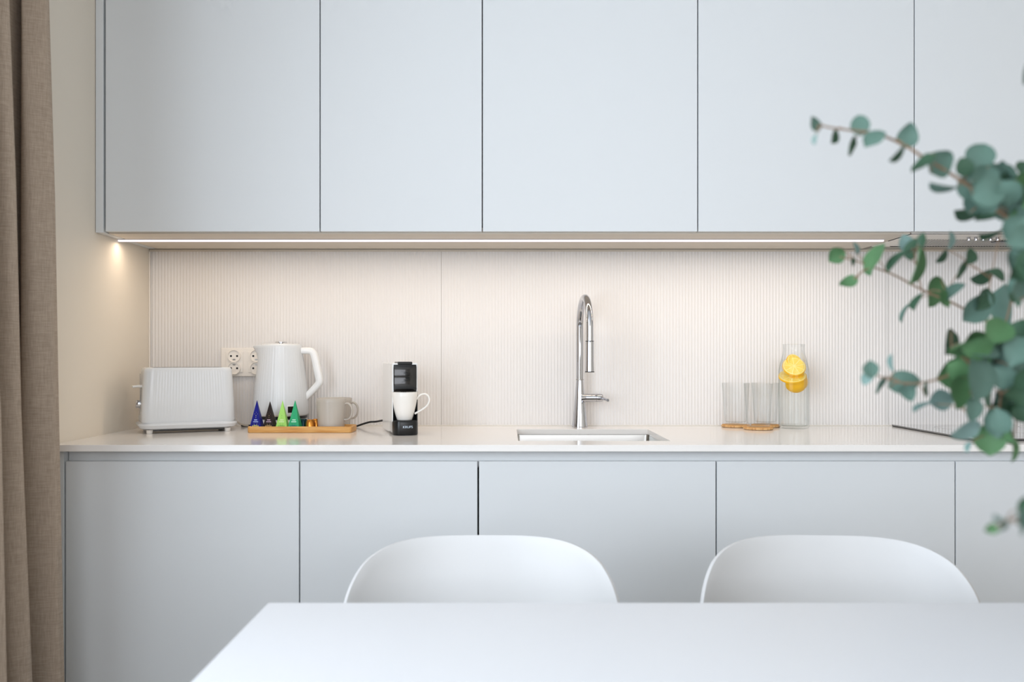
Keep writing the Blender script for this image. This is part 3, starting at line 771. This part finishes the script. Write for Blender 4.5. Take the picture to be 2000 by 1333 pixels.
def chair_mesh(WB, ZT):
    """one-piece shell: a superellipse sheet bent along seat and back; local -Y is the sitter's front"""
    prof = [(-1.0, -.235, .425), (-.92, -.22, .440), (-.75, -.15, .448), (-.5, -.04, .440), (-.25, .07, .436), (-.08, .135, .445), (.06, .175, .475), (.2, .197, .53), (.4, .212, .60), (.6, .223, .665), (.8, .233, .722), (1.0, .243, ZT)]
    def P(s):
        for a, b in zip(prof[:-1], prof[1:]):
            if s <= b[0] or b is prof[-1]:
                f = (s-a[0])/(b[0]-a[0]); return Vector((0, a[1]+(b[1]-a[1])*f, a[2]+(b[2]-a[2])*f))
    N = 36; bm = bmesh.new(); V = []
    pts = {}
    for i in range(N+1):
        row = []
        for j in range(N+1):
            a, b = -1+2*i/N, -1+2*j/N
            m = max(abs(a), abs(b)); 
            if m < 1e-9: x = y = 0.0
            else:
                aa, bb = a/m, b/m; n_ = 3.6; k = 1/((abs(aa)**n_+abs(bb)**n_)**(1/n_)); x, y = m*k*aa, m*k*bb
            p = P(y); e = 0.02; tn = (P(min(1, y+e))-P(max(-1, y-e))).normalized(); nr = Vector((0, -tn.z, tn.y))
            if nr.z < -0.2: nr = -nr
            up = max(0, min(1, (y+.35)/.6)); up = up*up*(3-2*up)
            hw = .225+(WB-.225)*up
            curl = (.035+.085*up)*abs(x)**2.3
            # the normal turns towards the sitter
            nrm = Vector((0, -abs(nr.y), abs(nr.z)))
            q = Vector((x*hw*(1-.07*up*abs(x)**3), p.y, p.z))+nrm*curl
            row.append(bm.verts.new(q))
        V.append(row)
    for i in range(N):
        for j in range(N): bm.faces.new((V[i][j], V[i+1][j], V[i+1][j+1], V[i][j+1]))
    return bm
M_leg = wood_mat('pale_oak_leg', srgb(206, 178, 142), srgb(184, 152, 114), 20, (8, 8, 1))
def chair(x, y, rz, lab):
    t = thing('dining_chair', lab, 'chair', (x, y, 0), rz, 'white shell chairs at the table')
    o = link('shell', chair_mesh(.272, .7755), M_chair, t, smooth=True, angle=180)
    sd = o.modifiers.new('thickness', 'SOLIDIFY'); sd.thickness = .007; sd.offset = 0
    bv = o.modifiers.new('round', 'BEVEL'); bv.width = .0025; bv.segments = 3; bv.angle_limit = math.radians(50)
    for sx in (-1, 1):
        for sy in (-1, 1):
            bm = bmesh.new(); tube(bm, [(sx*.13, .01+sy*.10, .432), (sx*.215, .01+sy*.20, .0005)], lambda s: .0150-.006*s, 14)
            link('leg', bm, M_leg, t, smooth=True)
    bm = bmesh.new(); box(bm, -.14, .14, -.1, .12, .412, .431); link('seat_bracket', bm, M_leg, t, bevel=.004)
    return t
CY = 1.44
chair(W(944, 0, 1.66).x, CY, 0, 'left white shell chair tucked behind the table, back to the cabinets')
chair(W(1594, 0, 1.66).x, CY, math.radians(-3), 'right white shell chair tucked behind the table, nearest the plant')

# ------------------------------------------------------------------ curtain
def curtain():
    def interp(tab, z):
        for (z0, x0), (z1, x1) in zip(tab[:-1], tab[1:]):
            if z <= z1: f = (z-z0)/(z1-z0); return x0+(x1-x0)*max(0, min(1, f))
        return tab[-1][1]
    A = [(0, -1.028), (.3, -1.034), (1.0, -1.0475), (1.5, -1.056), (2.11, -1.0735), (2.44, -1.08)]
    B = [(0, -1.026), (.3, -1.034), (1.0, -1.061), (1.5, -1.072), (2.11, -1.094), (2.44, -1.10)]
    Cc = [(0, -1.016), (.3, -1.022), (1.0, -1.036), (1.5, -1.06), (2.11, -1.09), (2.44, -1.10)]
    nz = 60; rings = []
    for k in range(nz+1):
        z = .012+2.40*k/nz
        a, b, c = interp(A, z), interp(B, z), interp(Cc, z)
        wob = .006*math.sin(z*3.1)
        key = [(-1.128, 2.108), (-1.10, 2.085), (a-.004, 2.046), (a, 2.032), (a-.006, 2.020), (a-.04, 2.008+wob), (-1.118, 2.010), (-1.130, 2.035), (-1.139, 2.06), (-1.1405, 2.03), (-1.139, 1.97), (-1.125, 1.93), (b-.012, 1.918), (b, 1.905), (b-.010, 1.890), (b-.035, 1.882-wob), (-1.118, 1.884), (-1.130, 1.905), (-1.138, 1.925), (-1.1405, 1.89), (-1.138, 1.835), (-1.11, 1.81),
               (c, 1.785), (c-.01, 1.77), (-1.11, 1.745), (-1.13, 1.72), (-1.10, 1.69), (-1.05, 1.665), (-1.045, 1.65), (-1.09, 1.625), (-1.13, 1.60), (-1.10, 1.57), (-1.05, 1.545), (-1.09, 1.51), (-1.12, 1.48)]
        rings.append(smoothpath([(x, y, z) for x, y in key], 5))
    t = thing('curtain', 'heavy taupe linen curtain hanging in folds at the left edge', 'curtain', (0, 0, 0))
    bm = bmesh.new(); loft(bm, rings, closed=False)
    o = link('cloth', bm, M_linen, t, smooth=True, angle=180)
    sd = o.modifiers.new('thickness', 'SOLIDIFY'); sd.thickness = .002; sd.offset = -1
curtain()
t = boxo('curtain_rail', M_white, -1.135, -1.03, -1.4, 2.12, 2.42, HZ-0.0005, bevel=.002); tag(t, 'white curtain track box on the ceiling above the curtain', 'rail')

# ------------------------------------------------------------------ eucalyptus
VX, VY = 0.80, 0.93
t = thing('vase', 'pale ceramic vase holding eucalyptus branches beyond the right edge', 'vase', (VX, VY, TH_+.0003))
bm = bmesh.new(); lathe(bm, [(.035, 0), (.05, .01), (.062, .06), (.058, .12), (.036, .17), (.030, .19), (.034, .205), (.031, .205), (.027, .19), (.032, .17), (.054, .12), (.058, .06), (.045, .014), (.01, .010)], 48)
link('vessel', bm, M_ceramic, t, smooth=True, angle=60)

def leafmat(name, c, c2):
    m = mat(name, c, 0.55, var=0, spec=0.3); nt = m.node_tree; b = nt.nodes['Principled BSDF']
    tc = nt.nodes.new('ShaderNodeTexCoord'); n = nt.nodes.new('ShaderNodeTexNoise'); n.inputs['Scale'].default_value = 1.6
    r = nt.nodes.new('ShaderNodeMix'); r.data_type = 'RGBA'; r.inputs[6].default_value = c; r.inputs[7].default_value = c2
    nt.links.new(tc.outputs['Object'], n.inputs['Vector']); nt.links.new(n.outputs['Fac'], r.inputs[0]); nt.links.new(r.outputs[2], b.inputs['Base Color'])
    tr = nt.nodes.new('ShaderNodeBsdfTranslucent'); nt.links.new(r.outputs[2], tr.inputs[0])
    mx = nt.nodes.new('ShaderNodeMixShader'); mx.inputs[0].default_value = 0.12
    out = nt.nodes['Material Output']
    nt.links.new(b.outputs[0], mx.inputs[1]); nt.links.new(tr.outputs[0], mx.inputs[2]); nt.links.new(mx.outputs[0], out.inputs[0])
    return m
LM = {'T': leafmat('leaf_grey_teal', srgb(98, 126, 116), srgb(70, 98, 86)),
      'P': leafmat('leaf_pale_teal', srgb(124, 148, 144), srgb(100, 128, 122)),
      'G': leafmat('leaf_mid_green', srgb(86, 124, 84), srgb(66, 102, 66)),
      'D': leafmat('leaf_dark_green', srgb(58, 88, 68), srgb(44, 72, 52))}
def leaf_mesh(kind, key):
    """unit-long leaf along +X, blade in XY, cupped; width 0.82 (round) with a small tip"""
    bm = bmesh.new(); n = 8; rows = []
    for i in range(n+1):
        f = i/n
        wv = (math.sin(PI*min(1, f**.82))**.62)*.41 if 0 < f < 1 else 0.0
        if kind == 1: wv = (math.sin(PI*f**.7)**.8)*.40 if 0 < f < 1 else 0.0
        if kind == 2: wv = (math.sin(PI*f**1.25)**.7)*.41 if 0 < f < 1 else 0.0
        zc = .10*math.sin(PI*f)*(1 if kind != 1 else -1)
        if wv == 0: rows.append([bm.verts.new((f, 0, zc))])
        else: rows.append([bm.verts.new((f, wv*s, zc+.10*(abs(s)**2)*(1 if kind else .6))) for s in (-1, -.5, 0, .5, 1)])
    for a, b in zip(rows[:-1], rows[1:]):
        if len(a) == 1:
            for k in range(4): bm.faces.new((a[0], b[k+1], b[k]))
        elif len(b) == 1:
            for k in range(4): bm.faces.new((a[k], a[k+1], b[0]))
        else:
            for k in range(4): bm.faces.new((a[k], a[k+1], b[k+1], b[k]))
    me = bpy.data.meshes.new('leaf'); 
    for f in bm.faces: f.smooth = True
    bm.to_mesh(me); bm.free(); me.materials.append(LM[key]); return me
LEAF = {(k, c): leaf_mesh(k, c) for k in range(3) for c in LM}

def branch(label, stem_pts, leaves, Y, r0=.0022, twigs=()):
    """stem_pts from the vase outwards, as points in space; leaves hang on it"""
    root = thing('eucalyptus_branch', label, 'branch', (VX, VY, TH_+.03), group='eucalyptus branches in the vase')
    inv = Matrix.Translation(-Vector((VX, VY, TH_+.03)))
    path = smoothpath([inv@Vector(p) for p in stem_pts], 6)
    bm = bmesh.new(); tube(bm, path, lambda s: r0*(1-.65*s), 8)
    world = [Vector(p)+Vector((VX, VY, TH_+.03)) for p in path]
    for tw in twigs:
        tube(bm, smoothpath([inv@Vector(p) for p in tw], 4), .0009, 6)
        world += [Vector(p) for p in tw]
    todo = []
    for i, (u, v, L, Wd, ang, c) in enumerate(leaves):
        dY = random.uniform(-.04, .04); yy = Y+dY
        P = W(u, v, yy); s = yy/F
        a = math.radians(ang)
        dirn = Vector((math.cos(a), random.uniform(-.25, .25), math.sin(a))).normalized()   # base -> tip
        length = max(L, Wd*1.05)*s*1.12
        tilt = math.acos(max(.18, min(1, 1.08*Wd/(.82*max(L, Wd*1.05)))))*random.choice((-1, 1))
        nrm = (cam.location-P).normalized(); nrm = (nrm-dirn*nrm.dot(dirn)).normalized()
        nrm = Matrix.Rotation(tilt, 3, dirn)@nrm
        side = nrm.cross(dirn)
        base = P-dirn*length*.5
        me = LEAF[(random.choice((0, 1, 2)), c)]
        o = bpy.data.objects.new('leaf', me); COL.objects.link(o); o.parent = root
        M = Matrix((dirn, side, nrm)).transposed().to_4x4(); M.translation = base
        o.matrix_local = inv@M@Matrix.Scale(length, 4)
        # a thin petiole from the stem to the leaf's base
        near = min(world, key=lambda q: (q-base).length)
        todo.append((near, base+dirn*length*.06))
    for a_, b_ in todo:
        if (a_-b_).length > .004:
            mid = (a_+b_)/2+Vector((0, 0, .002))
            tube(bm, smoothpath([inv@a_, inv@mid, inv@b_], 2), .0006, 5)
    link('stem', bm, M_bark, root, smooth=True)

V0 = Vector((VX, VY, .90)); V1 = Vector((VX-.01, VY, .97))
def fill(n, cu, cv, ru, rv, keys, seed):
    rg = random.Random(seed); out = []
    for _ in range(n):
        L = rg.uniform(42, 66); out.append((cu+rg.uniform(-ru, ru), cv+rg.uniform(-rv, rv), L, L*rg.uniform(.45, .9), rg.uniform(0, 360), rg.choice(keys)))
    return out
def S_(pts, Y): return [W(u, v, Y) for u, v in pts]
Y1 = .84
branch('high eucalyptus branch arching left in front of the right wall cabinet', [V0-Vector((0, 0, .10)), V1, Vector((.74, .90, 1.06)), W(2120, 560, .87)]+S_([(2010, 452), (1960, 420), (1915, 380), (1865, 345), (1810, 312), (1770, 286), (1715, 262), (1675, 256), (1625, 250), (1600, 244)], Y1),
 [(1592, 242, 30, 17, 125, 'T'), (1594, 272, 22, 8, -100, 'P'), (1627, 266, 30, 13, 250, 'D'), (1680, 245, 40, 36, 95, 'T'), (1664, 286, 40, 10, -115, 'D'), (1710, 274, 46, 26, 215, 'T'), (1774, 264, 46, 42, 80, 'T'), (1750, 297, 40, 11, -130, 'D'),
  (1803, 318, 52, 18, -140, 'D'), (1838, 318, 62, 46, 40, 'T'), (1846, 360, 60, 14, 175, 'T'), (1912, 312, 60, 58, 70, 'T'), (1884, 326, 36, 30, 110, 'D'), (1902, 366, 60, 48, -30, 'T'), (1898, 405, 66, 20, 190, 'D'), (1938, 372, 60, 50, 30, 'T'),
  (1962, 345, 48, 34, 60, 'T'), (1995, 330, 30, 20, 100, 'D'), (1980, 378, 56, 44, 10, 'T'), (1925, 424, 40, 14, 200, 'D'), (1962, 408, 50, 36, -60, 'T'), (1992, 410, 56, 42, -20, 'D'), (1985, 445, 56, 44, 230, 'T'), (1930, 392, 50, 38, -70, 'T'),
  (2010, 350, 50, 44, 80, 'D'), (2015, 395, 60, 48, 0, 'T'), (2012, 430, 56, 40, -40, 'T'), (1960, 380, 52, 40, 120, 'T'), (1996, 362, 44, 30, 150, 'G')]+fill(14, 2000, 400, 42, 60, 'TTTDG', 3)+fill(10, 1925, 368, 48, 36, 'TTD', 5), Y1, .0024)
Y2 = 1.02
branch('middle eucalyptus branch with small green leaves in front of the ribbed panel', [V0-Vector((.01, 0, .10)), V1+Vector((.0, .01, 0)), W(2160, 740, 1.0)]+S_([(2030, 665), (1960, 645), (1912, 620), (1860, 592), (1800, 566), (1745, 537), (1705, 522), (1672, 510), (1640, 502)], Y2),
 [(1634, 500, 36, 32, 215, 'G'), (1666, 512, 16, 7, 260, 'D'), (1670, 486, 24, 8, 110, 'P'), (1657, 551, 34, 20, 200, 'G'), (1714, 502, 58, 24, 60, 'G'), (1706, 520, 40, 16, 250, 'G'), (1758, 512, 56, 12, 225, 'D'), (1770, 474, 32, 30, 120, 'P'), (1783, 518, 72, 15, 262, 'G'), (1784, 488, 40, 20, 80, 'D'),
  (1805, 470, 28, 14, 95, 'D'), (1838, 500, 30, 12, 225, 'D'), (1852, 470, 34, 10, 85, 'P'), (1892, 502, 34, 20, 60, 'D'), (1878, 528, 40, 10, 235, 'D'), (1918, 538, 44, 22, 195, 'D'), (1945, 540, 36, 16, -25, 'D'), (1865, 572, 46, 18, 225, 'T'), (1826, 572, 62, 30, 240, 'G'), (1796, 590, 40, 12, 235, 'D'),
  (1845, 585, 36, 16, 300, 'G'), (1905, 598, 66, 40, 235, 'T'), (1918, 585, 46, 26, 60, 'D'), (1772, 612, 40, 5, 245, 'T'), (1968, 598, 80, 34, -88, 'T'), (1978, 570, 40, 20, 95, 'D'), (1935, 452, 44, 8, 195, 'D')], Y2, .0020,
 twigs=[S_([(1705, 522), (1685, 530), (1668, 545)], Y2), S_([(1800, 566), (1790, 520), (1786, 490)], Y2), S_([(1912, 620), (1930, 570), (1935, 545)], Y2), S_([(1960, 645), (1972, 600), (1978, 560)], Y2)])
Y3 = .90
branch('lower eucalyptus branch with dense leaves hanging over the hob', [V0-Vector((-.01, 0, .10)), V1+Vector((.01, -.01, 0)), W(2150, 770, .92)]+S_([(2040, 735), (1985, 722), (1940, 705), (1895, 712), (1850, 735), (1800, 748), (1760, 748), (1715, 735)], Y3),
 [(1701, 722, 34, 30, 100, 'T'), (1694, 741, 26, 18, 240, 'P'), (1720, 752, 38, 8, 235, 'T'), (1766, 750, 56, 38, 15, 'T'), (1774, 768, 36, 26, -60, 'T'), (1746, 710, 34, 9, 100, 'P'), (1808, 760, 30, 6, 92, 'D'), (1808, 798, 46, 6, 200, 'P'),
  (1852, 668, 50, 22, 250, 'D'), (1888, 680, 76, 28, 185, 'G'), (1905, 668, 60, 34, 20, 'G'), (1946, 652, 62, 54, 45, 'G'), (1930, 690, 60, 44, 160, 'T'), (1862, 728, 70, 50, 200, 'G'), (1905, 740, 84, 40, 262, 'T'), (1876, 768, 64, 36, 250, 'G'), (1838, 782, 46, 44, 190, 'P'), (1898, 800, 44, 26, 262, 'T'),
  (1958, 694, 74, 56, 20, 'T'), (1984, 712, 70, 60, -40, 'T'), (1972, 740, 60, 40, -80, 'T'), (1992, 745, 56, 50, -60, 'G'), (1990, 690, 62, 46, 60, 'T'), (1996, 655, 60, 36, 80, 'D'), (1962, 788, 40, 30, 230, 'D'), (1990, 780, 60, 24, -95, 'D'), (1995, 805, 40, 34, -80, 'D'),
  (1942, 770, 60, 10, 255, 'D'), (1940, 810, 44, 26, 100, 'D'), (1958, 820, 50, 34, -70, 'T'), (1922, 838, 60, 22, 170, 'P'), (1886, 842, 58, 28, 195, 'P'), (1936, 856, 64, 48, 262, 'G'), (1950, 828, 54, 40, -100, 'T'), (1893, 874, 22, 10, 250, 'P'), (1976, 880, 44, 10, 265, 'G'), (1982, 830, 80, 16, 265, 'G'), (1975, 855, 30, 10, 300, 'G'),
  (2004, 720, 60, 50, 0, 'T'), (2010, 770, 60, 50, -30, 'T'), (1900, 725, 50, 38, 120, 'G')]+fill(22, 1990, 715, 45, 70, 'TTTDG', 4)+fill(6, 1900, 700, 30, 30, 'TG', 6), Y3, .0022,
 twigs=[S_([(1940, 705), (1955, 770), (1945, 830), (1938, 850)], Y3), S_([(1985, 722), (1988, 790), (1978, 870)], Y3), S_([(1895, 712), (1870, 690), (1858, 680)], Y3), S_([(1895, 712), (1888, 760), (1880, 800)], Y3)])
Y4 = .78
branch('eucalyptus branch at the right edge reaching upwards', [V0-Vector((0, .01, .10)), V1+Vector((0, -.02, 0)), W(2140, 700, .85)]+S_([(2050, 590), (2020, 520), (2010, 470), (2014, 300), (2012, 150)], Y4),
 [(1995, 468, 60, 44, 200, 'T'), (1988, 505, 56, 40, 240, 'T'), (1998, 535, 56, 40, 200, 'D'), (1985, 555, 44, 26, 230, 'T'), (2005, 490, 60, 50, 120, 'T'), (2008, 142, 44, 24, 250, 'D'), (1992, 590, 20, 10, 260, 'D'), (2020, 560, 60, 50, 0, 'T')]+fill(9, 2012, 520, 26, 60, 'TTD', 8), Y4, .0024)
Y5 = .60
branch('drooping eucalyptus twig in front of the rightmost base cabinet', [V0-Vector((-.01, .01, .10)), V1+Vector((.0, -.03, 0)), Vector((.66, .80, 1.07)), Vector((.50, .66, 1.06))]+S_([(2080, 960), (2010, 1005), (1975, 1015), (1950, 1025)], Y5),
 [(1936, 1034, 24, 20, 200, 'G'), (1956, 1013, 32, 10, 150, 'T'), (1960, 1030, 26, 8, 210, 'T'), (1988, 1022, 50, 10, 280, 'T'), (2002, 986, 30, 24, 90, 'D'), (2004, 1012, 40, 26, 30, 'T')], Y5, .0014)
